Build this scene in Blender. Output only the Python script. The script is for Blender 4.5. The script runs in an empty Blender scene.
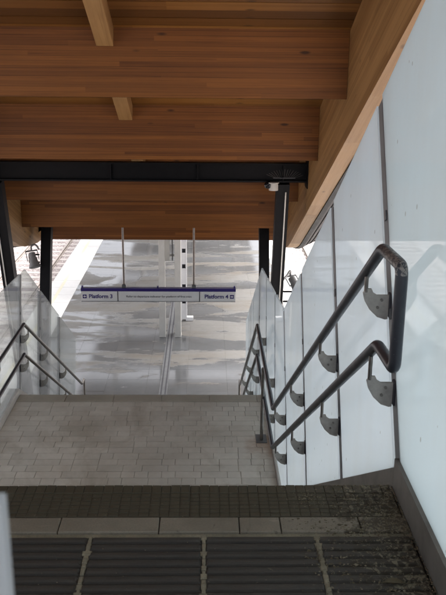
import bpy, bmesh, math, random
from mathutils import Vector, Matrix
random.seed(11)
R = math.radians
scene = bpy.context.scene
COL = scene.collection

# ------------------------------------------------------------------ camera
cam_data = bpy.data.cameras.new('camera')
cam = bpy.data.objects.new('camera', cam_data)
COL.objects.link(cam)
PITCH, YAW, ROLL, EYE = 0.297018, 0.023269, 0.0102856, 1.64378
fw = Vector((math.sin(YAW)*math.cos(PITCH), math.cos(YAW)*math.cos(PITCH), -math.sin(PITCH)))
rt = Vector((math.cos(YAW), -math.sin(YAW), 0)); up = rt.cross(fw)
r2 = rt*math.cos(ROLL) + up*math.sin(ROLL); u2 = -rt*math.sin(ROLL) + up*math.cos(ROLL)
cm = Matrix((r2, u2, -fw)).transposed().to_4x4(); cm.translation = (0, 0, EYE)
cam.matrix_world = cm
cam_data.sensor_fit = 'VERTICAL'; cam_data.sensor_height = 24.0
cam_data.lens = 24.0*807.149/595.0
cam_data.clip_start = 0.05; cam_data.clip_end = 3000
cam_data.dof.use_dof = True; cam_data.dof.focus_distance = 7.0; cam_data.dof.aperture_fstop = 9.0
scene.camera = cam

# ------------------------------------------------------------------ world, sun, exposure
SUN_EL, SUN_AZ = R(58), R(48)          # azimuth measured from +Y (down the stairs) towards +X
world = bpy.data.worlds.new('World'); scene.world = world; world.use_nodes = True
wn = world.node_tree.nodes; wl = world.node_tree.links
sky = wn.new('ShaderNodeTexSky'); sky.sky_type = 'NISHITA'; sky.sun_disc = False
sky.sun_elevation = SUN_EL; sky.sun_rotation = SUN_AZ
sky.air_density = 0.45; sky.dust_density = 7.0; sky.ozone_density = 0.2
hs = wn.new('ShaderNodeHueSaturation'); hs.inputs['Saturation'].default_value = .35    # grey cloud cover
wl.new(sky.outputs[0], hs.inputs['Color']); wl.new(hs.outputs[0], wn['Background'].inputs[0]); wn['Background'].inputs[1].default_value = 0.15
sun_data = bpy.data.lights.new('sun', 'SUN'); sun = bpy.data.objects.new('sun', sun_data); COL.objects.link(sun)
sun_data.energy = 0.55; sun_data.angle = R(30); sun_data.color = (1.0, 0.98, 0.95)
sd = Vector((math.sin(SUN_AZ)*math.cos(SUN_EL), math.cos(SUN_AZ)*math.cos(SUN_EL), math.sin(SUN_EL)))
sun.rotation_euler = sd.to_track_quat('Z', 'Y').to_euler()
sun.location = sd*60
scene.view_settings.view_transform = 'Standard'; scene.view_settings.look = 'None'
scene.view_settings.gamma = 1.0; scene.view_settings.use_curve_mapping = False
scene.view_settings.exposure = 1.9
scene.render.engine = 'CYCLES'
scene.cycles.max_bounces = 12; scene.cycles.transparent_max_bounces = 24; scene.cycles.transmission_bounces = 10
scene.cycles.diffuse_bounces = 6

# ------------------------------------------------------------------ material helpers
class N:
    def __init__(s, name):
        s.m = bpy.data.materials.new(name); s.m.use_nodes = True
        s.t = s.m.node_tree; s.n = s.t.nodes; s.n.clear()
        s.out = s.n.new('ShaderNodeOutputMaterial')
    def new(s, kind, **kw):
        o = s.n.new(kind)
        for k, v in kw.items(): setattr(o, k, v)
        return o
    def link(s, a, b): s.t.links.new(a, b)
    def val(s, sock, v):
        if hasattr(v, 'is_linked') or hasattr(v, 'links'): s.link(v, sock)
        else: sock.default_value = v
    def math(s, op, a, b=None, c=None, clamp=False):
        o = s.new('ShaderNodeMath', operation=op); o.use_clamp = clamp
        s.val(o.inputs[0], a)
        if b is not None: s.val(o.inputs[1], b)
        if c is not None: s.val(o.inputs[2], c)
        return o.outputs[0]
    def mix(s, f, a, b, blend='MIX'):
        o = s.new('ShaderNodeMix', data_type='RGBA', blend_type=blend)
        s.val(o.inputs[0], f); s.val(o.inputs[6], a if hasattr(a, 'links') else (*a, 1)); s.val(o.inputs[7], b if hasattr(b, 'links') else (*b, 1))
        return o.outputs[2]
    def pos(s): return s.new('ShaderNodeNewGeometry').outputs['Position']
    def obj(s): return s.new('ShaderNodeTexCoord').outputs['Object']
    def rand(s): return s.new('ShaderNodeObjectInfo').outputs['Random']
    def mapping(s, v, scale=(1, 1, 1), loc=(0, 0, 0), rot=(0, 0, 0)):
        o = s.new('ShaderNodeMapping'); s.link(v, o.inputs[0])
        o.inputs[1].default_value = loc; o.inputs[2].default_value = rot; o.inputs[3].default_value = scale
        return o.outputs[0]
    def noise(s, v, scale=5, detail=4, rough=.55, dist=0, out='Fac'):
        o = s.new('ShaderNodeTexNoise'); s.link(v, o.inputs['Vector'])
        o.inputs['Scale'].default_value = scale; o.inputs['Detail'].default_value = detail
        o.inputs['Roughness'].default_value = rough; o.inputs['Distortion'].default_value = dist
        return o.outputs[0 if out == 'Fac' else 1]
    def ramp(s, v, *stops):
        o = s.new('ShaderNodeValToRGB'); s.link(v, o.inputs[0]); e = o.color_ramp.elements
        while len(e) < len(stops): e.new(.5)
        for i, (p, c) in enumerate(stops):
            e[i].position = p; e[i].color = (c, c, c, 1) if not hasattr(c, '__len__') else (*c, 1)
        return o.outputs[0]
    def sep(s, v):
        o = s.new('ShaderNodeSeparateXYZ'); s.link(v, o.inputs[0]); return o.outputs
    def comb(s, x, y, z):
        o = s.new('ShaderNodeCombineXYZ')
        for i, q in enumerate((x, y, z)): s.val(o.inputs[i], q)
        return o.outputs[0]
    def white(s, v):
        o = s.new('ShaderNodeTexWhiteNoise'); o.noise_dimensions = '3D'; s.link(v, o.inputs[0]); return o.outputs[0]
    def bump(s, h, strength=.3, dist=.01):
        o = s.new('ShaderNodeBump'); s.link(h, o.inputs['Height'])
        o.inputs['Strength'].default_value = strength; o.inputs['Distance'].default_value = dist
        return o.outputs[0]
    def bsdf(s, color=None, rough=.6, metal=0., normal=None, spec=.5, **kw):
        b = s.new('ShaderNodeBsdfPrincipled')
        if color is not None: s.val(b.inputs['Base Color'], color if hasattr(color, 'links') else (*color, 1))
        s.val(b.inputs['Roughness'], rough); s.val(b.inputs['Metallic'], metal)
        b.inputs['Specular IOR Level'].default_value = spec
        if normal is not None: s.link(normal, b.inputs['Normal'])
        s.link(b.outputs[0], s.out.inputs[0]); return b

def wood_mat(name, light, dark, lam=.045, knots=True):
    """glulam: length along object X, laminations stacked along object Z"""
    m = N(name); oc = m.obj(); rnd = m.rand()
    x, y, z = m.sep(oc)
    zi = m.math('FLOOR', m.math('DIVIDE', z, lam))
    off = m.white(m.comb(zi, m.math('MULTIPLY', rnd, 37.), 3.))
    xi = m.math('FLOOR', m.math('ADD', m.math('DIVIDE', x, 3.6), m.math('MULTIPLY', off, 9.)))
    tone = m.white(m.comb(zi, xi, m.math('MULTIPLY', rnd, 91.)))
    seed = m.math('MULTIPLY', tone, 40.)
    gv = m.comb(m.math('ADD', m.math('MULTIPLY', x, .7), seed), m.math('MULTIPLY', y, 26.), m.math('MULTIPLY', z, 60.))
    grain = m.noise(gv, 1.0, 5, .6, .6)
    fine = m.noise(m.mapping(oc, (6, 160, 260)), 1.0, 2, .5)
    base = m.mix(m.math('MULTIPLY_ADD', tone, .75, m.math('MULTIPLY', m.math('SUBTRACT', grain, .5), 1.4), clamp=True), light, dark)
    base = m.mix(m.math('MULTIPLY', m.ramp(grain, (.55, 0.), (.72, 1.)), .45), base, [c*.5 for c in dark])
    base = m.mix(m.math('MULTIPLY', fine, .3), base, [c*.7 for c in dark])
    # glue line between laminations
    fr = m.math('FRACT', m.math('DIVIDE', z, lam))
    gl = m.math('MULTIPLY', m.math('LESS_THAN', fr, .07), m.math('MULTIPLY_ADD', off, .75, .1))
    base = m.mix(gl, base, [c*.4 for c in dark])
    if knots:
        kv = m.new('ShaderNodeTexVoronoi'); kv.inputs['Scale'].default_value = 1.0
        m.link(m.mapping(oc, (2.1, 4.5, 7.), (3.3, 0, 1.7)), kv.inputs['Vector'])
        k = m.ramp(kv.outputs['Distance'], (.06, 1.), (.13, 0.))
        k = m.math('MULTIPLY', k, m.math('GREATER_THAN', m.white(m.mapping(kv.outputs['Position'], (7, 7, 7))), .55))
        base = m.mix(m.math('MULTIPLY', k, .8), base, [c*.22 for c in dark])
    # weather stains with their own shape
    st = m.ramp(m.noise(m.mapping(oc, (.5, 1, 2.2)), 1.6, 5, .65), (.48, 0.), (.75, 1.))
    base = m.mix(m.math('MULTIPLY', st, .3), base, [c*.5 for c in dark])
    m.bsdf(base, m.math('MULTIPLY_ADD', grain, .2, .42), normal=m.bump(m.math('ADD', grain, m.math('MULTIPLY', gl, -1.)), .12, .004), spec=.35)
    return m.m

def metal_mat(name, col, rough=.45, metal=.6, var=.25, scale=9., spec=.5):
    m = N(name); p = m.pos()
    n = m.noise(p, scale, 6, .65); n2 = m.noise(p, scale*9, 3, .6)
    c = m.mix(m.ramp(n, (.3, 0.), (.75, 1.)), [k*(1-var) for k in col], [min(1, k*(1+var)) for k in col])
    c = m.mix(m.math('MULTIPLY', m.ramp(n2, (.6, 0.), (.8, 1.)), .35), c, [k*1.5 + .003 for k in col])
    m.bsdf(c, m.math('MULTIPLY_ADD', n, .25, rough-.1), metal, m.bump(n2, .06, .002), spec)
    return m.m

def stone_mat(name, col, var=.25, dirt=(.06, .055, .045), dirt_amt=.5, rough=.8, rand_amt=.25, speck=.3, dscale=1.3, soil=False, rust=False):
    m = N(name); p = m.pos(); rnd = m.rand()
    big = m.noise(p, dscale, 6, .62); mid = m.noise(p, 14., 5, .6); fine = m.noise(p, 160., 3, .7)
    c = m.mix(mid, [k*(1-var) for k in col], [min(1, k*(1+var)) for k in col])
    c = m.mix(m.math('MULTIPLY', rnd, rand_amt), c, [k*.62 for k in col])
    c = m.mix(m.math('MULTIPLY', m.ramp(fine, (.4, 0.), (.7, 1.)), speck), c, [k*.45 for k in col])
    c = m.mix(m.math('MULTIPLY', m.ramp(big, (.45, 0.), (.72, 1.)), dirt_amt), c, dirt)
    h = m.math('ADD', fine, mid)
    if soil:      # moss, soil and lichen that gather in the kerb corner
        x, y, z = m.sep(p)
        g_ = m.math('MULTIPLY', m.math('SUBTRACT', x, .30), 1.35, clamp=True)
        blot = m.noise(p, 17., 7, .68, .4)
        sm_ = m.ramp(m.math('ADD', blot, m.math('MULTIPLY', g_, .55)), (.62, 0.), (.74, 1.))
        c = m.mix(m.math('MULTIPLY', sm_, .85), c, (.036, .030, .018))
        li = m.noise(p, 46., 6, .7, .6)
        lm = m.ramp(m.math('ADD', li, m.math('MULTIPLY', g_, .30)), (.66, 0.), (.72, 1.))
        c = m.mix(m.math('MULTIPLY', lm, .75), c, (.20, .185, .125))
        sc = m.ramp(m.noise(m.mapping(p, (3, 22, 3)), 3., 5, .7), (.6, 0.), (.72, 1.))
        c = m.mix(m.math('MULTIPLY', sc, .35), c, [min(1, k*1.9) for k in col])
        h = m.math('ADD', h, m.math('MULTIPLY', lm, 1.5))
    if rust:      # rust bled from the handrail post foot
        dv = m.new('ShaderNodeVectorMath', operation='DISTANCE'); m.link(p, dv.inputs[0]); dv.inputs[1].default_value = (.70, 8.12, ZL)
        rr = m.math('ADD', dv.outputs['Value'], m.math('MULTIPLY', m.math('SUBTRACT', m.noise(p, 8., 5, .6), .5), .45))
        c = m.mix(m.math('MULTIPLY', m.ramp(rr, (.05, 1.), (.30, 0.)), .6), c, (.30, .15, .07))
        x, y, z = m.sep(p)
        wp = m.ramp(m.noise(m.mapping(p, (1.2, .8, 1)), 1.3, 6, .65, .5), (.52, 0.), (.66, 1.))
        c = m.mix(m.math('MULTIPLY', wp, .4), c, (.25, .205, .14))
    m.bsdf(c, m.math('MULTIPLY_ADD', mid, .2, rough-.1), 0, m.bump(h, .3, .003))
    return m.m

ZL = -2.55
MAT = {}
MAT['wood'] = wood_mat('glulam', (.285, .106, .017), (.125, .039, .0060))
MAT['wood_edge'] = wood_mat('glulam_edge', (.41, .24, .095), (.25, .128, .042), lam=.048)
MAT['wood_deck'] = wood_mat('deck_wood', (.30, .135, .030), (.165, .063, .012), lam=.5)
MAT['black_steel'] = metal_mat('black_steel', (.006, .006, .007), .5, 0., .4, 9., .18)
MAT['grey_steel'] = metal_mat('grey_steel', (.15, .155, .16), .45, .3)
MAT['joint_grey'] = metal_mat('joint_grey', (.17, .18, .185), .5, .1, .15)
MAT['gutter_dark'] = metal_mat('gutter_dark', (.010, .0095, .0095), .5, 0., .3, 9., .2)
MAT['rail'] = metal_mat('rail_coating', (.085, .088, .095), .42, .55, .3, 14.)
def rail_mat():
    m = N('rail_coating'); p = m.pos()
    n = m.noise(p, 14., 6, .65); x, y, z = m.sep(p)
    c = m.mix(n, (.018, .022, .031), (.045, .050, .062))
    near = m.math('MULTIPLY', m.math('SUBTRACT', 2.98, y), 5., clamp=True)
    up_ = m.math('GREATER_THAN', z, .93)
    w = m.ramp(m.math('ADD', m.noise(p, 75., 4, .7, .8), m.math('MULTIPLY', m.math('MULTIPLY', near, up_), .20)), (.68, 0.), (.73, 1.))
    c = m.mix(m.math('MULTIPLY', w, .8), c, (.30, .285, .26))
    m.bsdf(c, m.math('MULTIPLY_ADD', n, .25, .28), .25, m.bump(w, .3, .002)); return m.m
MAT['rail'] = rail_mat()
MAT['stainless'] = metal_mat('stainless_rail', (.22, .205, .19), .36, .85, .3, 16.)
MAT['cast_bracket'] = metal_mat('cast_bracket', (.37, .36, .33), .55, .0, .2, 30.)
MAT['zinc'] = metal_mat('zinc_sheet', (.12, .12, .12), .5, .2, .15, 4., .3)
MAT['white_paint'] = metal_mat('column_paint', (.52, .515, .48), .5, 0., .1, 3.)
MAT['mast_paint'] = metal_mat('mast_paint', (.80, .80, .80), .5, 0., .06, 3.)
MAT['sign_white'] = metal_mat('sign_white', (.84, .84, .83), .35, 0., .03, 3.)
MAT['sign_blue'] = metal_mat('sign_blue', (.035, .022, .17), .35, 0., .05, 3.)
MAT['sign_dark'] = metal_mat('sign_dark', (.05, .05, .06), .5, 0., .1, 3.)
MAT['camera_white'] = metal_mat('camera_white', (.66, .64, .58), .4, 0., .08, 8.)
MAT['dark_glass'] = metal_mat('dark_dome', (.012, .012, .014), .12, 0., .1, 8.)
MAT['flood_grey'] = metal_mat('floodlight_grey', (.27, .27, .265), .45, .3, .2, 12.)
MAT['kerb_plate'] = metal_mat('kerb_plate', (.175, .163, .143), .55, .25, .35, 7.)
MAT['landing_kerb'] = stone_mat('landing_kerb', (.58, .56, .52), .15, dirt_amt=.3, rough=.7)
MAT['brick'] = stone_mat('landing_setts', (.68, .65, .58), .12, (.32, .28, .22), .5, .8, .35, .2, rust=True)
MAT['nosing_band'] = stone_mat('nosing_band', (.46, .43, .36), .15, (.2, .18, .13), .5, .8, .2)
MAT['corduroy'] = stone_mat('corduroy', (.055, .051, .043), .3, (.05, .042, .03), .5, .75, .25, .4, 2.2, soil=True)
MAT['nosing_tile'] = stone_mat('nosing_tile', (.075, .068, .043), .3, (.06, .052, .03), .6, .7, .3, .4, 3., soil=True)
MAT['strip_stone'] = stone_mat('strip_stone', (.245, .222, .172), .2, (.12, .105, .075), .5, .8, .3, .4, 3., soil=True)
MAT['grout'] = stone_mat('moss_grout', (.26, .24, .17), .5, (.08, .07, .045), .5, .95, 0, .5, 6.)
MAT['dark_base'] = stone_mat('dark_base', (.05, .047, .04), .3, rand_amt=0)
MAT['concrete'] = stone_mat('concrete', (.36, .35, .33), .15, rand_amt=0)
MAT['edge_white'] = stone_mat('edge_coping', (.80, .79, .77), .06, (.55, .53, .49), .25, .8, .1, .1)
MAT['line_yellow'] = stone_mat('line_yellow', (.80, .76, .60), .08, (.7, .66, .55), .3, .8, 0, .1)
MAT['sleeper'] = stone_mat('sleeper', (.60, .545, .52), .1, (.5, .45, .42), .4, .9, .25, .2)
MAT['rail_steel'] = metal_mat('rail_steel', (.42, .37, .34), .7, 0., .2, 5.)

def mortar():
    m = N('mortar'); p = m.pos()
    n = m.noise(p, 1.5, 4, .6)
    c = m.mix(m.ramp(n, (.42, 0.), (.62, 1.)), (.24, .21, .17), (.64, .61, .55))
    m.bsdf(c, .95); return m.m
MAT['mortar'] = mortar()

def ballast():
    m = N('ballast'); p = m.pos()
    v = m.new('ShaderNodeTexVoronoi'); v.inputs['Scale'].default_value = 14.; m.link(p, v.inputs['Vector'])
    t = m.white(m.mapping(v.outputs['Position'], (31, 31, 31)))
    c = m.mix(t, (.44, .375, .36), (.70, .63, .62))
    c = m.mix(m.ramp(v.outputs['Distance'], (.3, 0.), (.7, 1.)), c, (.24, .20, .19))
    m.bsdf(c, .9, 0, m.bump(v.outputs['Distance'], 1., .04)); return m.m
MAT['ballast'] = ballast()

def platform_mat():
    m = N('platform_slab'); p = m.pos(); rnd = m.rand()
    mid = m.noise(p, 9., 6, .65); fine = m.noise(p, 120., 3, .7)
    patch = m.noise(m.mapping(p, (.30, .95, 1)), 1.0, 7, .62, .6)
    c = m.mix(mid, (.10, .097, .090), (.195, .19, .18))
    c = m.mix(m.math('MULTIPLY', rnd, .3), c, (.15, .143, .132))
    c = m.mix(m.math('MULTIPLY', m.ramp(fine, (.45, 0.), (.7, 1.)), .2), c, (.07, .066, .06))
    brown = m.ramp(m.noise(m.mapping(p, (.5, 1.3, 1), (7, 3, 0)), 1.1, 6, .65), (.46, 0.), (.66, 1.))
    c = m.mix(m.math('MULTIPLY', brown, .7), c, (.105, .085, .062))
    # standing water: shape of its own, wet stone darker and smooth
    x, y, z = m.sep(p)
    near = m.math('MULTIPLY', m.math('SUBTRACT', 17.4, y), .09, clamp=True)
    far = m.math('MULTIPLY', m.math('SUBTRACT', y, 21.5), .012, clamp=True)
    wet = m.ramp(m.math('ADD', patch, m.math('ADD', near, m.math('MINIMUM', far, .06))), (.49, 0.), (.545, 1.))
    c = m.mix(m.math('MULTIPLY', wet, .6), c, (.060, .070, .082))
    rough = m.math('MULTIPLY_ADD', wet, -.66, .72)
    m.bsdf(c, rough, 0, m.bump(m.math('MULTIPLY', m.math('ADD', mid, fine), m.math('MULTIPLY_ADD', wet, -.85, 1.)), .25, .004), spec=.5)
    return m.m
MAT['slab'] = platform_mat()

def clear_glass():
    m = N('clear_glass'); p = m.pos()
    dirt = m.ramp(m.noise(m.mapping(p, (1, 1, .35)), 2.4, 6, .65), (.4, .0), (.8, 1.))
    tr = m.new('ShaderNodeBsdfTransparent'); tr.inputs[0].default_value = (.93, .96, .95, 1)
    df = m.new('ShaderNodeBsdfTranslucent'); df.inputs[0].default_value = (.75, .78, .78, 1)
    gs = m.new('ShaderNodeBsdfGlossy'); gs.inputs['Roughness'].default_value = .02
    fr = m.new('ShaderNodeFresnel'); fr.inputs[0].default_value = 1.5
    a = m.new('ShaderNodeMixShader'); m.link(m.math('MULTIPLY_ADD', dirt, .16, .15), a.inputs[0]); m.link(tr.outputs[0], a.inputs[1]); m.link(df.outputs[0], a.inputs[2])
    b = m.new('ShaderNodeMixShader'); m.link(m.math('MULTIPLY', fr.outputs[0], .6), b.inputs[0]); m.link(a.outputs[0], b.inputs[1]); m.link(gs.outputs[0], b.inputs[2])
    m.link(b.outputs[0], m.out.inputs[0]); return m.m
MAT['clear_glass'] = clear_glass()

def milky_glass(name='milky_glass', tint=(.73, .80, .835), transp=.05):
    m = N(name); p = m.pos()
    sp = m.new('ShaderNodeTexVoronoi'); sp.inputs['Scale'].default_value = 13.; m.link(m.mapping(p, (1, 1, .7)), sp.inputs['Vector'])
    keep = m.math('GREATER_THAN', m.white(m.mapping(sp.outputs['Position'], (9, 9, 9))), .55)
    spots = m.math('MULTIPLY', m.math('LESS_THAN', sp.outputs['Distance'], .09), keep)
    sm = m.noise(m.mapping(p, (1, 1.4, .5)), 2.2, 6, .6)
    col = m.mix(m.math('MULTIPLY', m.ramp(sm, (.4, 0.), (.75, 1.)), .28), tint, (.62, .63, .60))
    col = m.mix(m.math('MULTIPLY', spots, .55), col, (.25, .22, .17))
    tl = m.new('ShaderNodeBsdfTranslucent'); m.link(col, tl.inputs[0])
    df = m.new('ShaderNodeBsdfDiffuse'); m.link(col, df.inputs[0])
    tr = m.new('ShaderNodeBsdfTransparent'); tr.inputs[0].default_value = (.85, .9, .9, 1)
    a = m.new('ShaderNodeMixShader'); a.inputs[0].default_value = .22; m.link(tl.outputs[0], a.inputs[1]); m.link(df.outputs[0], a.inputs[2])
    b = m.new('ShaderNodeMixShader'); b.inputs[0].default_value = transp; m.link(a.outputs[0], b.inputs[1]); m.link(tr.outputs[0], b.inputs[2])
    gs = m.new('ShaderNodeBsdfGlossy'); gs.inputs['Roughness'].default_value = .03
    fr = m.new('ShaderNodeFresnel'); fr.inputs[0].default_value = 1.5
    c = m.new('ShaderNodeMixShader'); m.link(m.math('MULTIPLY', fr.outputs[0], .7), c.inputs[0]); m.link(b.outputs[0], c.inputs[1]); m.link(gs.outputs[0], c.inputs[2])
    m.link(c.outputs[0], m.out.inputs[0]); return m.m
MAT['milky_glass'] = milky_glass()
MAT['milky_glass_blue'] = milky_glass('milky_glass_blue', (.69, .775, .805), .05)

# ------------------------------------------------------------------ mesh helpers
class MB:
    def __init__(s): s.v = []; s.f = []
    def add(s, vs, fs):
        o = len(s.v); s.v += [tuple(q) for q in vs]; s.f += [tuple(o+i for i in q) for q in fs]; return s
    def box(s, x0, x1, y0, y1, z0, z1):
        return s.add([(x, y, z) for z in (z0, z1) for y in (y0, y1) for x in (x0, x1)],
                     [(0, 2, 3, 1), (4, 5, 7, 6), (0, 1, 5, 4), (2, 6, 7, 3), (0, 4, 6, 2), (1, 3, 7, 5)])
    def chbox(s, x0, x1, y0, y1, z0, z1, c):      # box with a chamfered top
        a = [(x0, y0, z0), (x1, y0, z0), (x1, y1, z0), (x0, y1, z0)]
        b = [(x, y, z1-c) for x, y, _ in a]
        t = [(x0+c, y0+c, z1), (x1-c, y0+c, z1), (x1-c, y1-c, z1), (x0+c, y1-c, z1)]
        f = [(3, 2, 1, 0), (8, 9, 10, 11)]
        for k in (0, 4):
            for i in range(4): j = (i+1) % 4; f.append((k+i, k+j, k+4+j, k+4+i))
        return s.add(a+b+t, f)
    def prism(s, poly, axis, a, b):               # polygon extruded along axis (0 X, 1 Y, 2 Z)
        def put(p, t):
            q = list(p); q.insert(axis, t); return tuple(q)
        n = len(poly); vs = [put(p, a) for p in poly] + [put(p, b) for p in poly]
        fs = [tuple(range(n-1, -1, -1)), tuple(range(n, 2*n))] + [(i, (i+1) % n, n+(i+1) % n, n+i) for i in range(n)]
        return s.add(vs, fs)
    def tube(s, pts, r, n=12, cap=True):
        pts = [Vector(p) for p in pts]; rings = []; ref = None
        for i, p in enumerate(pts):
            t = (pts[min(i+1, len(pts)-1)] - pts[max(i-1, 0)]).normalized()
            if ref is None: ref = Vector((0, 0, 1)) if abs(t.z) < .9 else Vector((1, 0, 0))
            u = ref - t*ref.dot(t)
            if u.length < 1e-4: u = Vector((1, 0, 0)) - t*t.x
            u.normalize(); w = t.cross(u); ref = u
            rr = r[i] if hasattr(r, '__len__') else r
            rings.append([p + u*math.cos(2*math.pi*k/n)*rr + w*math.sin(2*math.pi*k/n)*rr for k in range(n)])
        o = len(s.v)
        for q in rings: s.v += [tuple(v) for v in q]
        for i in range(len(pts)-1):
            for k in range(n): s.f.append((o+i*n+k, o+i*n+(k+1) % n, o+(i+1)*n+(k+1) % n, o+(i+1)*n+k))
        if cap: s.f.append(tuple(o+k for k in range(n-1, -1, -1))); s.f.append(tuple(o+(len(pts)-1)*n+k for k in range(n)))
        return s
    def bar(s, a, b, w, d, ref=(1, 0, 0)):        # rectangular bar from a to b, w along ref, d across
        a, b, u = Vector(a), Vector(b), Vector(ref); t = (b-a).normalized(); u = (u - t*u.dot(t)).normalized(); n = t.cross(u)
        vs = [p + u*sx*w/2 + n*sy*d/2 for p in (a, b) for sx, sy in ((-1, -1), (1, -1), (1, 1), (-1, 1))]
        return s.add(vs, [(3, 2, 1, 0), (4, 5, 6, 7)] + [(i, (i+1) % 4, 4+(i+1) % 4, 4+i) for i in range(4)])
    def mesh(s, name, smooth=False):
        me = bpy.data.meshes.new(name); me.from_pydata(s.v, [], s.f)
        bm = bmesh.new(); bm.from_mesh(me); bmesh.ops.recalc_face_normals(bm, faces=bm.faces); bm.to_mesh(me); bm.free()
        if smooth:
            me.polygons.foreach_set('use_smooth', [True]*len(me.polygons))
            try: me.set_sharp_from_angle(angle=R(40))
            except Exception: pass
        return me
    def build(s, name, mat, parent=None, smooth=False, loc=None):
        return put(s.mesh(name, smooth), name, mat, parent, loc)
def put(me, name, mat, parent=None, loc=None, mtx=None):
    if mat and not me.materials: me.materials.append(MAT[mat])
    o = bpy.data.objects.new(name, me); COL.objects.link(o)
    if parent: o.parent = parent
    if loc: o.location = loc
    if mtx: o.matrix_local = mtx
    return o
def tag(o, label=None, cat=None, group=None, kind=None):
    if label: o['label'] = label
    if cat: o['category'] = cat
    if group: o['group'] = group
    if kind: o['kind'] = kind
    return o
def thing(name, label, cat, group=None, kind=None):
    return tag(put_empty(name), label, cat, group, kind)
def put_empty(name):
    o = bpy.data.objects.new(name, None); COL.objects.link(o); o.empty_display_size = .2; return o
def fillet(pts, r, n=5):
    pts = [Vector(p) for p in pts]; out = [pts[0]]
    for i in range(1, len(pts)-1):
        a, b, c = pts[i-1], pts[i], pts[i+1]
        d1 = (a-b); d2 = (c-b); q = min(r, d1.length*.45, d2.length*.45)
        p0 = b + d1.normalized()*q; p1 = b + d2.normalized()*q
        for k in range(n+1):
            t = k/n; out.append(p0*(1-t)**2 + b*2*t*(1-t) + p1*t*t)
    out.append(pts[-1]); return out

# ------------------------------------------------------------------ dimensions (metres; upper landing floor = 0)
XI_R, XI_L = .743, -2.343          # inner faces of the stair kerbs
XC = -.80                          # centre line of the stairs
Y0, S, RISE, GO, NST = 2.82, .617, .17, .2755, 15
Y1 = Y0 + GO*NST                   # 6.95 foot of the upper flight
ZL = -RISE*NST                     # -2.55 middle landing
Y2 = 9.45                          # head of the lower flight
Y3 = Y2 + GO*NST                   # 13.58
ZP = 2*ZL                          # -5.1 platform
ZT = -6.0                          # track bed
def floor_z(y):
    if y <= Y0: return 0.
    if y <= Y1: return -(y-Y0)*S
    if y <= Y2: return ZL
    if y <= Y3: return ZL-(y-Y2)*S
    return ZP
PROFILE = [-2.0, Y0, Y1, Y2, Y3]

# ------------------------------------------------------------------ setting
g = MB().add([(-900, -900, ZT+.042), (900, -900, ZT+.042), (900, 1500, ZT+.042), (-900, 1500, ZT+.042)], [(0, 1, 2, 3)]).build('ground', 'ballast')
tag(g, 'pinkish grey railway ballast covering the ground either side of the platform', 'ground', kind='structure')

plat = MB().box(-4.62, 3.02, -12, 95, ZT-.2, ZP-.008).build('platform', 'slab')
tag(plat, 'island platform with grey paving at the foot of the stairs', 'platform', kind='structure')
slab_w, slab_d = .851, .60
sm = [MB().chbox(0.0008, slab_w-.0008, .0008, slab_d-.0008, -.06, 0, .0015).mesh('paving_slab') for _ in range(1)][0]
nrow = 36
for j in range(nrow):
    y = 13.6 + j*slab_d
    for i in range(7):
        x = -3.78 + i*slab_w
        o = put(sm, 'paving_slab', 'slab', plat, (x, y, ZP + random.uniform(-.0015, .0015)))
MB().box(-3.78, 2.178, 13.6+nrow*slab_d, 95, ZP-.06, ZP-.001).build('far_paving', 'slab', plat)
MB().box(-3.78, 2.178, -12, 13.596, ZP-.06, ZP-.002).build('paving_under_stairs', 'slab', plat)
cs = MB().chbox(.004, .836, .004, .746, -.1, 0, .006).mesh('coping_slab')
for side, x0 in ((0, -4.62), (1, 2.18)):
    for j in range(54): put(cs, 'coping_slab', 'edge_white', plat, (x0, 5 + j*.75, ZP))
    MB().box(x0+.01, x0+.83, -12, 5, ZP-.1, ZP-.002).build('coping_run', 'edge_white', plat)
    MB().box(x0+.01, x0+.83, 45.5, 95, ZP-.1, ZP-.002).build('coping_run', 'edge_white', plat)
    xl = -4.30 if side == 0 else 2.62
    MB().box(xl, xl+.09, -12, 95, ZP+.002, ZP+.004).build('yellow_line', 'line_yellow', plat)
# drain channel down the middle of the platform
drain = thing('drain_channel', 'narrow dark slotted drain running along the platform paving', 'drain')
MB().box(-.945, -.775, 14.4, 23.0, ZP+.002, ZP+.006).build('cover_strip', 'grey_steel', drain)
for xx in (-.915, -.83):
    m = MB()
    for k in range(170): m.box(xx, xx+.032, 14.42+k*.05, 14.455+k*.05, ZP+.0065, ZP+.0085)
    tag(m.build('slot_row', 'sign_dark', drain), kind='stuff')

# railway tracks
def track(xc, label):
    t = thing('railway_track', label, 'railway track', 'railway tracks beside the platform')
    sl = MB().chbox(-1.25, 1.25, -.13, .13, -.12, .06, .02).mesh('sleeper')
    for k in range(70): put(sl, 'sleeper', 'sleeper', t, (xc, 11 + k*.62, ZT))
    for sx in (-.745, .745):
        MB().box(xc+sx-.035, xc+sx+.035, -30, 160, ZT+.13, ZT+.15).box(xc+sx-.01, xc+sx+.01, -30, 160, ZT+.08, ZT+.13).box(xc+sx-.07, xc+sx+.07, -30, 160, ZT+.062, ZT+.08).build('rail', 'rail_steel', t)
track(-6.30, 'railway track with pale sleepers left of the platform behind the black post')
track(4.70, 'railway track beyond the right platform edge, half hidden by the eaves')

# ------------------------------------------------------------------ stairs, landings
def flight(name, label, ya, za):
    t = thing(name, label, 'staircase', kind='structure')
    st = MB().box(XI_L, XI_R, .0, GO, -.45, 0)
    me = MB().box(XI_L, XI_R, 0, GO+.02, -.32, -.0).mesh('step')
    for k in range(1, NST): put(me, 'step', 'strip_stone', t, (0, ya + (k-1)*GO, za - RISE*k))
    return t
flight('upper_stair_flight', 'flight of stone steps dropping from the upper landing to the middle landing', Y0, 0)
flight('lower_stair_flight', 'flight of stone steps dropping from the middle landing to the platform', Y2, ZL)

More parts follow.
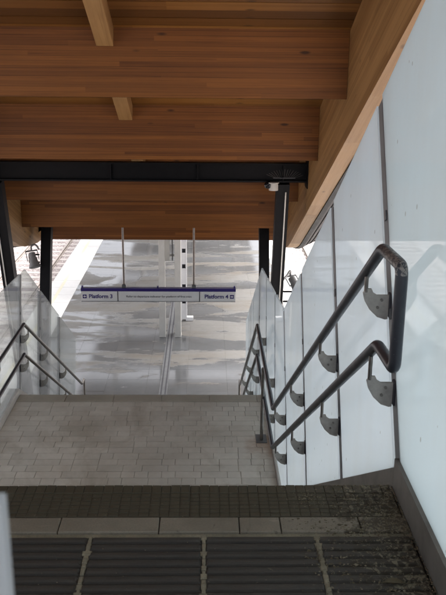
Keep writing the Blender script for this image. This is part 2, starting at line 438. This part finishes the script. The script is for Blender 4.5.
ul = MB().box(XI_L, XI_R, -3.0, Y0-.004, -.35, -.022).build('upper_landing', 'dark_base')
tag(ul, 'dark upper landing with ridged warning slabs at the head of the stairs', 'landing', kind='structure')
# corduroy slabs
def cord_mesh():
    m = MB(); w = .396
    m.box(.004, w, .003, .397, -.02, -.009)
    p = .397/9
    for k in range(9):
        y0 = .003 + k*p + .005; y1 = y0 + p - .011; e = .012
        prof = [(y0, -.009), (y0+.003, -.001), (y0+.010, .0025), (y1-.010, .0025), (y1-.003, -.001), (y1, -.009)]
        n = len(prof)
        a = [(.004 + (e if z > -.008 else 0), y, z) for y, z in prof]; b = [(w - (e if z > -.008 else 0), y, z) for y, z in prof]
        m.add(a+b, [tuple(range(n-1, -1, -1)), tuple(range(n, 2*n))] + [(i, i+1, n+i+1, n+i) for i in range(n-1)])
    return m.mesh('corduroy_slab')
cme = cord_mesh()
XJ = [-.402 + .4*k for k in range(-5, 3)]
for r in range(4):
    for x in XJ:
        if x + .4 > XI_R: continue
        put(cme, 'corduroy_slab', 'corduroy', ul, (x, 2.489 - .4*(r+1), random.uniform(-.001, .001)))
nar = cord_mesh(); 
for v in nar.vertices: v.co.x *= (XI_R-.004-.398)/.4 if XI_R < .8 else 1
for r in range(4): put(nar, 'corduroy_slab', 'corduroy', ul, (.398, 2.489 - .4*(r+1), 0))
# mossy grout in the joints between the slabs
m = MB()
for x in XJ + [.398]:
    for r in range(4*9):
        for q in range(2):
            yy = 2.489 - .4/9*(r+.5) + (q-.5)*.02 + random.uniform(-.004, .004); hw = random.uniform(.006, .017) if q else random.uniform(.004, .010)
            m.chbox(x-hw+.001, x+hw+.001, yy-.012, yy+.012, -.012, random.uniform(-.005, .0015), .003)
tag(m.build('joint_moss', 'grout', ul), kind='stuff')
# pale stone strip pieces
x = XI_L; k = 0
while x < XI_R-.01:
    w = (.29, .15, .29, .36)[k % 4]; w = min(w, XI_R-x); k += 1
    MB().chbox(x+.002, x+w-.002, 2.512, 2.606, -.03, -.001+random.uniform(0, .002), .003).build('stone_strip', 'strip_stone', ul); x += w
MB().box(XI_L, XI_R, 2.490, 2.511, -.03, -.010).build('joint_filler', 'grout', ul)
# grooved nosing tiles
tw = .0375; m = MB(); prev = 2.612
m.box(0, tw, 2.610, Y0+.004, -.03, -.003)
for k in range(6):
    ya = 2.611 + k*.027; m.chbox(.0008, tw-.0008, ya, ya+.0235, -.008, 0, .0015)
m.chbox(.0007, tw-.0007, 2.775, Y0+.012, -.17, .0012, .002)
tme = m.mesh('nosing_tile')
nt = int((XI_R-XI_L)/tw)
for k in range(nt): put(tme, 'nosing_tile', 'nosing_tile', ul, (XI_L + k*tw, 0, random.uniform(-.001, .0015)))

# middle landing
ml = MB().box(XI_L, XI_R, Y1-.15, Y2-.004, ZL-.3, ZL-.008).build('middle_landing', 'mortar')
tag(ml, 'pale grey landing paved in staggered setts halfway down the stairs', 'landing', kind='structure')
CH = .1335; lens = [.14, .20, .27, .27]; bme = {}
for l in set(lens): bme[l] = MB().chbox(.0025, l-.0025, .0025, CH-.0025, -.05, 0, .0025).mesh('brick')
yb = Y2-.205
for r in range(17):
    yb -= CH; x = XI_L; first = True
    while x < XI_R-.005:
        l = random.choice(lens)
        if first: l = random.choice([.14, .20, .27]); first = False
        rem = XI_R - x
        if rem < l + .06:
            MB().chbox(.0025, rem-.0025, .0025, CH-.0025, -.05, 0, .0025).build('brick', 'brick', ml, loc=(x, yb, ZL)); break
        put(bme[l], 'brick', 'brick', ml, (x, yb, ZL + random.uniform(-.0012, .0012))); x += l
x = XI_L
while x < XI_R-.01:
    w = min(.6, XI_R-x); MB().chbox(x+.002, x+w-.002, Y2-.203, Y2+.01, ZL-.16, ZL+.004, .006).build('nosing_stone', 'nosing_band', ml); x += w

# kerbs (the upstands that carry the glass)
def kerb(xa, xb, label, near_mat):
    t = thing('stair_kerb', label, 'kerb', 'kerbs along the stair edges')
    segs = [(-2.0, Y0), (Y0, Y1), (Y1, Y2), (Y2, Y3)]
    for i, (a, b) in enumerate(segs):
        ex = .07 if i == 0 else 0
        za, zb = floor_z(a), floor_z(b)
        hk = (.125, .085, .09, .09)[i]
        top_a = za + hk; top_b = zb + hk
        if i == 1: a2 = a+.002
        else: a2 = a+.002
        poly = [(a2, za-.42), (b, zb-.42), (b, top_b), (a2, top_a)]
        MB().prism(poly, 0, xa, xb).build('kerb_section', near_mat if i < 2 else 'landing_kerb', t)
    return t
kerb(XI_R+.001, XI_R+.115, 'dark grey steel kerb under the right-hand milky glass screen', 'kerb_plate')
kerb(XI_L-.115, XI_L-.001, 'pale kerb under the left-hand clear glass screen', 'kerb_plate')

# ------------------------------------------------------------------ glass screens
XG_R, XG_L = .768, -2.378
def solve_up(y0, lean, top, base_off=.06):
    z0 = floor_z(y0) + base_off; lo, hi = 0., 4.
    for _ in range(40):
        mid = (lo+hi)/2
        if z0+mid < top(y0 + lean*mid): lo = mid
        else: hi = mid
    return (y0 + lean*lo, z0+lo)
def pane_poly(ya, yb, lean_a, lean_b, top, base_off=.06):
    """(y,z) outline: bottom follows the floor, sides lean forward, top follows the top line"""
    bot = [(ya, floor_z(ya)+base_off)] + [(k, floor_z(k)+base_off) for k in PROFILE if ya+.02 < k < yb-.02] + [(yb, floor_z(yb)+base_off)]
    tb, ta = solve_up(yb, lean_b, top), solve_up(ya, lean_a, top)
    mids = [(k, top(k)) for k in top.kinks if ta[0]+.02 < k < tb[0]-.02]
    return bot + [tb] + mids[::-1] + [ta]
def make_top(y1, z1, y2, z2, s1, s2):
    def top(y):
        if y < y1: return z1 - s1*(y-y1)
        if y < y2: return z1 + (z2-z1)*(y-y1)/(y2-y1)
        return z2 - s2*(y-y2)
    top.kinks = (y1, y2); return top
TOP_R = make_top(7.43, -.754, 10.49, -1.15, .575, .54)
TOP_L = make_top(7.75, -1.00, 10.32, -1.14, .575, .62)
J1 = [2.82, 3.98, 5.34, 6.56]; J2R = [7.9, 9.2, 10.35, 11.6, 12.85, 13.7]; J2L = [8.15, 9.62, 10.72, 12.1, 13.6]
def lean_of(y): return .566 if y < Y1 else .30
def screen(xg, mat, label, js, top):
    t = thing('glass_screen', label, 'glass screen')
    th = .008; G = .055
    js = [(y, lean_of(y)) for y in js]
    y0, l0 = js[0]
    ta = solve_up(y0-G, l0, top)
    panes = [[(y0-2.4, .06), (y0-G, .06), ta, (y0-2.4, top(y0-2.4))]]
    for (a, la), (b, lb) in zip(js[:-1], js[1:]): panes.append(pane_poly(a+G, b-G, la, lb, top))
    for i, p in enumerate(panes): MB().prism(p, 0, xg-th, xg+th).build('glass_pane', 'milky_glass_blue' if i == 0 and mat == 'milky_glass' else mat, t)
    sgn = 1 if xg > XC else -1
    for (a, la) in js[:-1]:
        pa = Vector((xg, a, floor_z(a)+.07)); q = solve_up(a, la, top); pb = Vector((xg, q[0], q[1]-.01))
        of = Vector((sgn*.012, 0, 0)); dn = Vector((0, .046, 0))
        MB().bar(pa+of, pb+of, .030, .102).build('joint_post', 'joint_grey', t)
        MB().bar(pa-dn, pb-dn, .013, .012).build('joint_seal', 'sign_dark', t)
        for zz in (.62, 1.05): MB().bar(pa.lerp(pb, zz/1.6)-of*.6, pa.lerp(pb, zz/1.6+.025)-of*.6, .006, .03).build('joint_clip', 'grey_steel', t)
    return t
screen(XG_R, 'milky_glass', 'milky white glass screen in leaning panes along the right side of the stairs', J1 + J2R, TOP_R)
screen(XG_L, 'clear_glass', 'clear glass screen along the left side of the stairs, platform visible through it', J1 + J2L, TOP_L)
# small glass screen end close to the camera
gp = thing('landing_screen', 'out-of-focus edge of a pale glass screen in the bottom left corner', 'glass screen')
MB().box(-.75, -.1135, .400, .412, .02, 1.40).build('glass_pane', 'milky_glass', gp)
for xx in (-.70, -.25): MB().box(xx-.03, xx+.03, .385, .427, 0, .09).build('floor_clamp', 'grey_steel', gp)

# ------------------------------------------------------------------ handrails
def fin_mesh(side):
    poly = [(0, -.075), (0, .028), (-.050, .028), (-.066, .038), (-.074, .055), (-.096, .055), (-.108, .036), (-.100, .004), (-.078, -.034), (-.045, -.066), (-.012, -.077)]
    return MB().prism([(x*side, z) for x, z in poly], 1, -.006, .006).mesh('bracket')
def handrail(side, label):
    xg = XG_R if side > 0 else XG_L
    xr = xg - side*.108
    t = thing('handrail', label, 'handrail')
    rad = .0222; d = .372
    Sr = .618; ya, za, yb = 2.905, .948, 7.125
    zl = za - (yb-ya)*Sr; yc = 9.60 if side > 0 else 9.62; ye = 13.85
    def zrail(y, dd):
        yy = y + dd*.22
        if yy < ya: return za - dd
        if yy < yb: return za - dd - (yy-ya)*Sr
        if yy < yc: return zl - dd
        return zl - dd - (yy-yc)*Sr
    sh = d*.22
    ul_ = [(xr, 2.60, .955-d/2), (xr, 2.60, .958), (xr, ya, za), (xr, yb, zl), (xr, yc, zl)]
    ll_ = [(xr, 2.60, .955-d/2), (xr, 2.60, .958-d), (xr, ya-sh+.06, za-d), (xr, yb-sh, zl-d), (xr, yc-sh, zl-d)]
    MB().tube(fillet(ul_, .04), rad, 18).build('upper_rail', 'rail', t, True)
    MB().tube(fillet(ll_, .04), rad, 18).build('lower_rail', 'rail', t, True)
    zE = zrail(ye, 0); zF = zrail(ye-sh, d)
    MB().tube(fillet([(xr, yc+.001, zl), (xr, ye, zE), (xr, ye+.24, zE), (xr, ye+.24, (zE+zF)/2)], .04), rad, 14).build('upper_rail', 'stainless', t, True)
    MB().tube(fillet([(xr, yc-sh+.001, zl-d), (xr, ye-sh, zF), (xr, ye+.24, zF), (xr, ye+.24, (zE+zF)/2)], .04), rad, 14).build('lower_rail', 'stainless', t, True)
    fin = fin_mesh(side)
    rod = MB().tube([(side*-.096, 0, .04), (side*-.096, 0, .14)], .0085, 10).mesh('rod', True)
    clamp = MB().chbox(side*.001 if side > 0 else -.03, .03 if side > 0 else -.001, -.022, .022, -.065, .035, .004).mesh('clamp')
    bolt = MB().tube([(0, -.0115, 0), (0, -.0055, 0)], .0062, 10).mesh('bolt', True)
    for y in J1 + (J2R if side > 0 else J2L)[:-1]:
        for dd in (0, d):
            lo_, hi_ = y, y + 1.5
            for _ in range(40):
                yy = (lo_+hi_)/2
                if floor_z(y) + .06 + (yy-y)/lean_of(y) < zrail(yy, dd) - .128: lo_ = yy
                else: hi_ = yy
            zr = zrail(yy, dd)
            b = put(fin, 'bracket', 'cast_bracket', t, (xg - side*.012, yy, zr-.128))
            put(rod, 'rod', 'stainless', b); put(clamp, 'clamp', 'sign_dark', b)
            for bx, bz in ((-.03, .008), (-.045, -.024)): put(bolt, 'bolt', 'stainless', b, (side*bx, 0, bz))
    # stand-off post on the middle landing
    if side < 0: return t
    yp = 8.20
    MB().tube([(xr-side*.02, yp, ZL+.01), (xr-side*.02, yp, zl-.01)], .018, 12).build('support_post', 'stainless', t, True)
    MB().tube([(xr-side*.02, yp+.09, ZL+.01), (xr-side*.02, yp+.09, zl-d)], .013, 10).build('support_post', 'stainless', t, True)
    MB().chbox(xr-side*.02-.06, xr-side*.02+.06, yp-.06, yp+.14, ZL, ZL+.012, .004).build('base_plate', 'grey_steel', t)
    return t
handrail(1, 'pair of dark tubular handrails on the right glass screen, looped at the top')
handrail(-1, 'pair of grey tubular handrails on the left glass screen of the lower stairs')

# ------------------------------------------------------------------ timber roof
roof = thing('timber_roof', 'sloping timber roof of glulam beams over the stairs', 'roof')
XL, XRr = -2.90, 1.30; SR = .4525; AR = math.atan(SR)
def deck_z(y): return 1.83 - SR*(y-7.62)
def edge_bottom(y):
    if y <= 12.0: return 1.9 - SR*(y-5.25)
    tab = [(12.0, -1.154), (12.35, -1.295), (12.73, -1.405), (13.2, -1.50), (13.7, -1.565), (14.1, -1.60), (14.45, -1.60), (14.7, -1.53), (14.86, -1.38), (14.93, -1.15)]
    for (a, za), (b, zb) in zip(tab[:-1], tab[1:]):
        if y <= b: return za + (zb-za)*(y-a)/(b-a)
    return -1.15
BEAMS = [(7.62, 1.224), (9.36, .434), (11.2, -.374), (12.6, -1.059), (14.3, -1.646)]
BEAMS = [(2.45, 3.60), (4.2, 2.80), (5.90, 2.04)] + BEAMS
bw = XRr - XL
for y, zb in BEAMS:
    h = deck_z(y) - zb + .01 if y < 14 else .55
    me = MB().box(-bw/2+.003, bw/2-.003, 0, .16, 0, h).mesh('beam')
    put(me, 'beam', 'wood', roof, ((XL+XRr)/2, y, zb))
# joists between the beams
yj = [b[0] for b in BEAMS]
for xj in (-.90, .85 - 3.3):
    if xj < -2: continue
    for a, b in zip(yj[:-1], yj[1:]):
        if b > 12: continue
        p0, p1 = Vector((xj, a+.16, deck_z(a+.16))), Vector((xj, b, deck_z(b)))
        L = (p1-p0).length
        me = MB().box(0, L-.002, -.075, .075, -.175, -.004).mesh('joist')
        put(me, 'joist', 'wood_edge', roof, mtx=Matrix.Translation(p0) @ Matrix.Rotation(R(-90), 4, 'Z').inverted() @ Matrix.Rotation(AR, 4, 'Y'))
# deck boards (underside of the roof), laid across
bd = .145; n = int((14.55+2.2)/math.cos(AR)/bd)
dme = MB().box(-bw/2-.1, bw/2+.1, .0025, bd-.0025, 0, .04).mesh('deck_board')
for k in range(n):
    y = -2.2 + k*bd*math.cos(AR)
    put(dme, 'deck_board', 'wood_deck', roof, mtx=Matrix.Translation(((XL+XRr)/2, y, deck_z(y)+random.uniform(.0, .003))) @ Matrix.Rotation(-AR, 4, 'X'))
# roof sheet above
def roof_sheet():
    pts = [(-2.4, deck_z(-2.4)+.05), (14.7, deck_z(14.7)+.05), (14.7, deck_z(14.7)+.13), (-2.4, deck_z(-2.4)+.13)]
    MB().prism(pts, 0, XL-.85, XRr+.85).build('roof_sheet', 'zinc', roof)
roof_sheet()
# edge beams, each in two lengths with a butt joint
FR = Matrix(((0, -1, 0, 0), (math.cos(AR), 0, math.sin(AR), 0), (-math.sin(AR), 0, math.cos(AR), 0), (0, 0, 0, 1)))
def edge_beam(xa, xb):
    ys1 = [-2.2, 10.30]; ys2 = [10.306, 12.0, 12.35, 12.73, 13.2, 13.7, 14.1, 14.45, 14.7, 14.86, 14.93]
    for ys in (ys1, ys2):
        bot = [(y, edge_bottom(y)) for y in ys]
        tops = [(ys[-1] if ys is ys1 else 14.93, deck_z(min(ys[-1], 14.93))+.045), (ys[0], deck_z(ys[0])+.045)]
        org = Vector((xa, ys[0], edge_bottom(ys[0])))
        M = Matrix.Translation(org) @ FR; Mi = M.inverted()
        m = MB().prism(bot + tops, 0, xa, xb)
        m.v = [tuple(Mi @ Vector(v)) for v in m.v]
        put(m.mesh('edge_beam'), 'edge_beam', 'wood_edge', roof, mtx=M)
edge_beam(XRr, XRr+.165); edge_beam(XL-.165, XL)
# gutter edge and ribbed eaves sheet, swept along the edge beam
def sweep(name, prof, mat, ys, smooth=False):
    """prof = [(x, dz)...] swept along the edge beam underside"""
    m = MB(); n = len(prof)
    for y in ys:
        z = edge_bottom(y)
        m.v += [(x, y, z+dz) for x, dz in prof]
    for i in range(len(ys)-1):
        for k in range(n): m.f.append((i*n+k, i*n+(k+1) % n, (i+1)*n+(k+1) % n, (i+1)*n+k))
    m.f.append(tuple(range(n-1, -1, -1))); m.f.append(tuple((len(ys)-1)*n+k for k in range(n)))
    return m.build(name, mat, roof)
YS = [-2.2, 12.0, 12.35, 12.73, 13.2, 13.7, 14.1, 14.45, 14.7, 14.86]
for sg, xe in ((1, XRr+.165), (-1, XL-.165)):
    q = lambda l: [(xe + sg*a, b) for a, b in l]
    sweep('gutter_edge', q([(.002, -.016), (.060, -.020), (.095, .0), (.108, .05), (.108, .12), (.002, .12)]), 'gutter_dark', YS)
    sweep('eaves_sheet', q([(.110, .03), (.70, .33), (.70, .36), (.110, .06)]), 'zinc', YS)
    for k in range(8):
        a = .135 + k*.076; zz = .03 + (a-.088)/.612*.30
        sweep('rib', q([(a-.012, zz-.034), (a+.012, zz-.022), (a+.012, zz+.01), (a-.012, zz-.004)]), 'gutter_dark', YS)

# steel cross beam between the edge beams
sb = thing('steel_cross_beam', 'black steel beam spanning under the timber roof above the stairs', 'beam')
YB, ZB0, ZB1 = 10.22, .045, .285
MB().box(XL+.014, XRr-.014, YB, YB+.14, ZB0, ZB0+.022).box(XL+.014, XRr-.014, YB, YB+.14, ZB1-.022, ZB1).box(XL+.014, XRr-.014, YB+.055, YB+.075, ZB0+.02, ZB1-.02).build('girder', 'black_steel', sb)
for xa in (XL+.001, XRr-.013): MB().box(xa, xa+.012, YB-.05, YB+.20, ZB0-.07, ZB1+.04).build('end_plate', 'black_steel', sb)
for xs in (-2.62, -1.2, -.1, .99): MB().box(xs-.007, xs+.007, YB+.01, YB+.13, ZB0+.022, ZB1-.022).build('stiffener', 'black_steel', sb)
# V columns
def vcol(x, label):
    t = thing('v_column', label, 'column', 'V-shaped steel columns')
    base = Vector((x, 11.72, ZP+.02))
    MB().bar(base + Vector((0, .10, 0)), (x, 13.42, -1.10), .165, .175).build('strut', 'black_steel', t)
    MB().bar(base - Vector((0, .10, 0)), (x, YB+.06, ZB0-.004), .165, .165).build('strut', 'black_steel', t)
    MB().chbox(x-.28, x+.28, 11.35, 12.1, ZP, ZP+.03, .006).build('base_plate', 'black_steel', t)
    MB().box(x-.2, x+.2, 13.28, 13.56, -1.10, -1.07).build('head_plate', 'black_steel', t)
    d0 = Vector((x, YB+.06, ZB0)); d1 = base - Vector((0, .1, 0))
    a = d0.lerp(d1, .02) + Vector((.035*(1 if x > 0 else -1), -.095, -.02)); b = d0.lerp(d1, .75) + Vector((.035*(1 if x > 0 else -1), -.095, 0))
    MB().tube([a, b], .009, 8).build('conduit', 'camera_white', t, True)
    return t
vcol(.99, 'black V-shaped column right of the stairs, in front of the floodlight')
vcol(-2.66, 'black V-shaped column left of the stairs')

# dome security camera under the steel beam
cc = thing('security_camera', 'white dome security camera under the steel beam beside the right column', 'camera')
MB().tube([(.865, YB-.02, .045), (.865, YB-.02, -.05)], [.058, .06], 20).build('housing', 'camera_white', cc, True)
MB().tube([(.82, YB-.02, .02), (.80, YB-.02, .018), (.775, YB-.02, -.0), (.765, YB-.02, -.02)], [.05, .052, .042, .015], 16).build('dome', 'dark_glass', cc, True)
MB().box(.80, .93, YB-.07, YB+.03, .0455, .052).build('mount', 'camera_white', cc)

# bird spikes over the right column head
sp = thing('bird_spikes', 'fan of thin bird spikes on the steel beam above the right column', 'bird spikes')
MB().box(.86, 1.14, YB-.012, YB-.002, .10, .106).build('strip', 'grey_steel', sp)
for k in range(15):
    a = R(-65 + 130*k/14); x = .88 + .24*k/14
    MB().tube([(x, YB-.007, .104), (x+math.sin(a)*.12, YB-.05-.02*(k % 3), .104+math.cos(a)*.12)], .0010, 5).build('spike', 'stainless', sp)

# ------------------------------------------------------------------ floodlights
def floodlight(anchor, head, aim, label, arm_side, bars):
    t = thing('floodlight', label, 'floodlight')
    A, Hd, D = Vector(anchor), Vector(head), Vector(aim).normalized(); k = .68
    body = [Hd + D*q*k for q in (-.20, -.195, -.07, -.06, .02, .13, .17, .175)]
    MB().tube(body, [q*k for q in (.03, .075, .078, .095, .10, .135, .145, .13)], 20).build('lamp_body', 'flood_grey', t, True)
    MB().tube([Hd + D*.176*k, Hd + D*.180*k], .125*k, 20).build('lens', 'dark_glass', t, True)
    side = D.cross(Vector((0, 0, 1))).normalized()
    for s_ in (-1, 1): MB().bar(Hd + side*s_*.145*k, Hd + side*s_*.145*k - D*.24*k, .010, .025).build('yoke_arm', 'flood_grey', t)
    MB().bar(Hd + side*.15*k - D*.24*k, Hd - side*.15*k - D*.24*k, .025, .010, D).build('yoke_bridge', 'flood_grey', t)
    top = Hd - D*.24*k
    MB().tube(fillet([top, top + Vector((0, 0, .09)), top.lerp(A, .55) + Vector((0, 0, .14)), Vector((A.x, A.y, top.z+.02))], .05), .016, 8).build('arm', 'flood_grey', t, True)
    for z in bars: MB().bar((A.x, A.y, z), (A.x + arm_side*.17, A.y, z), .022, .022, (0, 1, 0)).build('clamp_bar', 'black_steel', t)
    MB().bar((A.x+arm_side*.17, A.y, min(bars)-.012), (A.x+arm_side*.17, A.y, max(bars)+.012), .022, .022, (0, 1, 0)).build('clamp_upright', 'black_steel', t)
    return t
floodlight((-2.745, 13.05, -1.60), (-2.835, 12.98, -1.70), (.22, -.35, -.8), 'grey conical floodlight clamped to the left column', -1, (-1.62, -1.75))
floodlight((1.075, 10.62, -1.55), (1.26, 10.75, -1.47), (.35, -.5, -.55), 'grey floodlight with black clamp bars beside the right column', 1, (-1.52, -1.66, -1.80))
# ------------------------------------------------------------------ hanging sign
SY = 13.42
sg = thing('platform_sign', 'long white hanging sign with dark blue top band pointing to platforms 3 and 4', 'sign')
SX0, SX1, SZ0, SZ1 = -2.145, .528, -2.545, -2.305
MB().box(SX0, SX1, SY, SY+.09, SZ0, SZ1-.055).build('panel', 'sign_white', sg)
MB().box(SX0-.004, SX1+.004, SY-.004, SY+.094, SZ1-.0545, SZ1).build('top_band', 'sign_blue', sg)
for xs in (-1.512, -.095): MB().box(xs-.007, xs+.007, SY-.003, SY-.0005, SZ0, SZ1-.056).build('divider', 'sign_dark', sg)
MB().box(SX0, SX1, SY-.003, SY-.001, SZ0, SZ0+.008).build('bottom_trim', 'sign_dark', sg)
for xs in (SX0+.02, -.82, SX1-.02): MB().box(xs-.012, xs+.012, SY+.02, SY+.06, SZ1+.001, SZ1+.035).build('end_lug', 'sign_blue', sg)
for xs in (-1.405, -.195):
    MB().tube([(xs, SY+.045, SZ1), (xs, SY+.045, -.42)], .018, 12).build('hanger_rod', 'stainless', sg, True)
    MB().chbox(xs-.035, xs+.035, SY+.012, SY+.078, SZ1+.0005, SZ1+.06, .006).build('hanger_foot', 'grey_steel', sg)
def text(body, x, z, size, mat, align='LEFT', name='lettering', bold=0.0):
    cu = bpy.data.curves.new(name, 'FONT'); cu.body = body; cu.size = size; cu.align_x = align; cu.align_y = 'CENTER'
    cu.extrude = .0008; cu.offset = bold; cu.resolution_u = 3
    tmp = bpy.data.objects.new('tmp_text', cu); COL.objects.link(tmp)
    dg = bpy.context.evaluated_depsgraph_get(); me = bpy.data.meshes.new_from_object(tmp.evaluated_get(dg))
    bpy.data.objects.remove(tmp); me.name = name
    o = put(me, name, mat, sg, mtx=Matrix.Translation((x, SY-.0025, z)) @ Matrix.Rotation(R(90), 4, 'X'))
    return o
ZT_ = (SZ0 + SZ1 - .055)/2
text('Platform 3', -2.015, ZT_, .098, 'sign_blue', bold=.0025)
text('Platform 4', .405, ZT_, .098, 'sign_blue', 'RIGHT', bold=.0025)
text('Refer to departure indicator for platform of first train', -.80, ZT_, .052, 'sign_dark', 'CENTER')
def arrow(xc, left):
    m = MB().box(xc-.034, xc+.034, SY-.003, SY-.0012, ZT_-.034, ZT_+.034); m.build('arrow_box', 'sign_blue', sg)
    s_ = -1 if left else 1
    MB().prism([(xc + s_*.024, ZT_), (xc - s_*.004, ZT_+.024), (xc - s_*.004, ZT_+.008), (xc - s_*.024, ZT_+.008), (xc - s_*.024, ZT_-.008), (xc - s_*.004, ZT_-.008), (xc - s_*.004, ZT_-.024)], 1, SY-.0045, SY-.0032).build('arrow', 'sign_white', sg)
arrow(-2.085, True); arrow(.468, False)

# ------------------------------------------------------------------ platform furniture
pc = thing('platform_column', 'pale grey twin-plate column standing on the platform behind the sign', 'column')
for xa in (-1.115, -.735): MB().box(xa, xa+.148, 18.70, 19.0, ZP+.012, -.81).build('flange', 'white_paint', pc)
MB().box(-.9665, -.85, 18.80, 18.84, -3.2, -.81).build('cable_strip', 'white_paint', pc)
for zz in (-4.2, -3.1, -2.0): MB().box(-.9665, -.7355, 18.86, 18.90, zz, zz+.05).build('batten', 'white_paint', pc)
MB().tube([(-.79, 18.84, -3.2), (-.79, 18.84, -.82)], .014, 8).build('conduit', 'grey_steel', pc)
for xa in (-1.12, -.74): MB().box(xa, xa+.158, 18.69, 19.01, ZP+.001, ZP+.012).build('base_plate', 'white_paint', pc)
MB().box(-1.6, -.1, 18.6, 19.1, -.809, -.802).build('head_plate', 'white_paint', pc)
cn = thing('added_shade_canopy', 'unseen canopy added over the platform to shade its paving, out of view behind the timber roof', 'canopy')  # unseen canopy, added to keep daylight off the platform paving
yy = 15.05; k = 0
while yy < 66:
    w = (3.4, 2.6, 4.2)[k % 3]
    MB().box(-4.35, 2.75, yy, yy+w, -.55, -.42).build('shade_panel', 'concrete', cn); yy += w + (.9, .7, 1.3)[k % 3]; k += 1  # panels shade the paving, gaps left for bright streaks on wet stone
for xx in (-3.2, -.95, -.65, 1.6): MB().box(xx-.05, xx+.05, 15.05, 66, -.80, -.555).build('added_purlin', 'white_paint', cn)
ms = thing('slotted_mast', 'white mast with black slots behind the platform column', 'mast')
x0, x1, ym = -.622, -.468, 19.93
MB().box(x0, x0+.03, ym, ym+.14, ZP+.005, -.9).box(x1-.03, x1, ym, ym+.14, ZP+.005, -.9).build('upright', 'mast_paint', ms)
zc = ZP+.05; k = 0
while zc < -1.3:
    hh = .30 if k % 2 else .42
    MB().box(x0+.0305, x1-.0305, ym+.01, ym+.03, zc, zc+hh).build('face_plate', 'mast_paint', ms); zc += hh+.11; k += 1
MB().box(x0+.031, x1-.031, ym+.10, ym+.13, ZP+.05, -.9).build('inner_back', 'sign_dark', ms)
MB().box(x1+.001, x1+.16, ym, ym+.14, ZP+.005, ZP+.10).build('foot', 'mast_paint', ms)
MB().box(x1+.002, x1+.10, ym+.02, ym+.1, ZP+.62, ZP+.70).build('side_box', 'mast_paint', ms)

# ------------------------------------------------------------------ debris by the right kerb
m1, m2 = MB(), MB()
random.seed(5)
def chip(m, x, y, z, s):
    n = random.randint(4, 6); a0 = random.random()*6
    ring = [(x + math.cos(a0+6.283*i/n)*s*random.uniform(.6, 1.2), y + math.sin(a0+6.283*i/n)*s*random.uniform(.6, 1.2), z+.0005) for i in range(n)]
    m.add(ring + [(x, y, z + s*random.uniform(.2, .5))], [(i, (i+1) % n, n) for i in range(n)] + [tuple(range(n-1, -1, -1))])
cl = [(XI_R - .01 - .36*random.random()**1.6, random.uniform(1.9, Y0), random.uniform(.015, .06)) for _ in range(70)]
for i in range(3600):
    c_ = random.choice(cl); x = min(XI_R-.004, random.gauss(c_[0], c_[2])); y = min(Y0+.01, random.gauss(c_[1], c_[2]))
    chip(m1 if random.random() < .35 else m2, x, y, .0005, random.uniform(.0012, .0046)*(1.8 if random.random() < .06 else 1))
for i in range(160): chip(m1, random.uniform(-1.2, .7), random.uniform(1.9, Y0), .0005, random.uniform(.001, .0028))
MAT['chip_pale'] = stone_mat('chip_pale', (.20, .18, .125), .4, (.2, .18, .12), .4, .9, 0, .3, 9.)
MAT['chip_brown'] = stone_mat('chip_brown', (.10, .085, .05), .4, (.05, .05, .02), .4, .9, 0, .3, 9.)
tag(m1.build('pale_grit', 'chip_pale'), 'pale grit and lichen flakes gathered along the right kerb of the upper landing', 'grit', kind='stuff')
tag(m2.build('brown_litter', 'chip_brown'), 'brown moss and leaf crumbs gathered along the right kerb of the upper landing', 'litter', kind='stuff')
lf = MB(); 
for i in range(9):
    a = i/8; w = math.sin(a*math.pi)*.014
    for s_ in (-1, 0, 1): lf.v.append((.575 + a*.075, 2.205 + s_*w + .006*math.sin(a*3), .006 + .004*math.sin(a*4) + abs(s_)*.005))
for i in range(8):
    for k in range(2): lf.f.append((i*3+k, i*3+k+1, i*3+3+k+1, i*3+3+k))
lo = lf.build('fallen_leaf', 'chip_brown'); md = lo.modifiers.new('thick', 'SOLIDIFY'); md.thickness = .0015
tag(lo, 'curled dark fallen leaf on the ridged slabs near the right kerb', 'leaf')
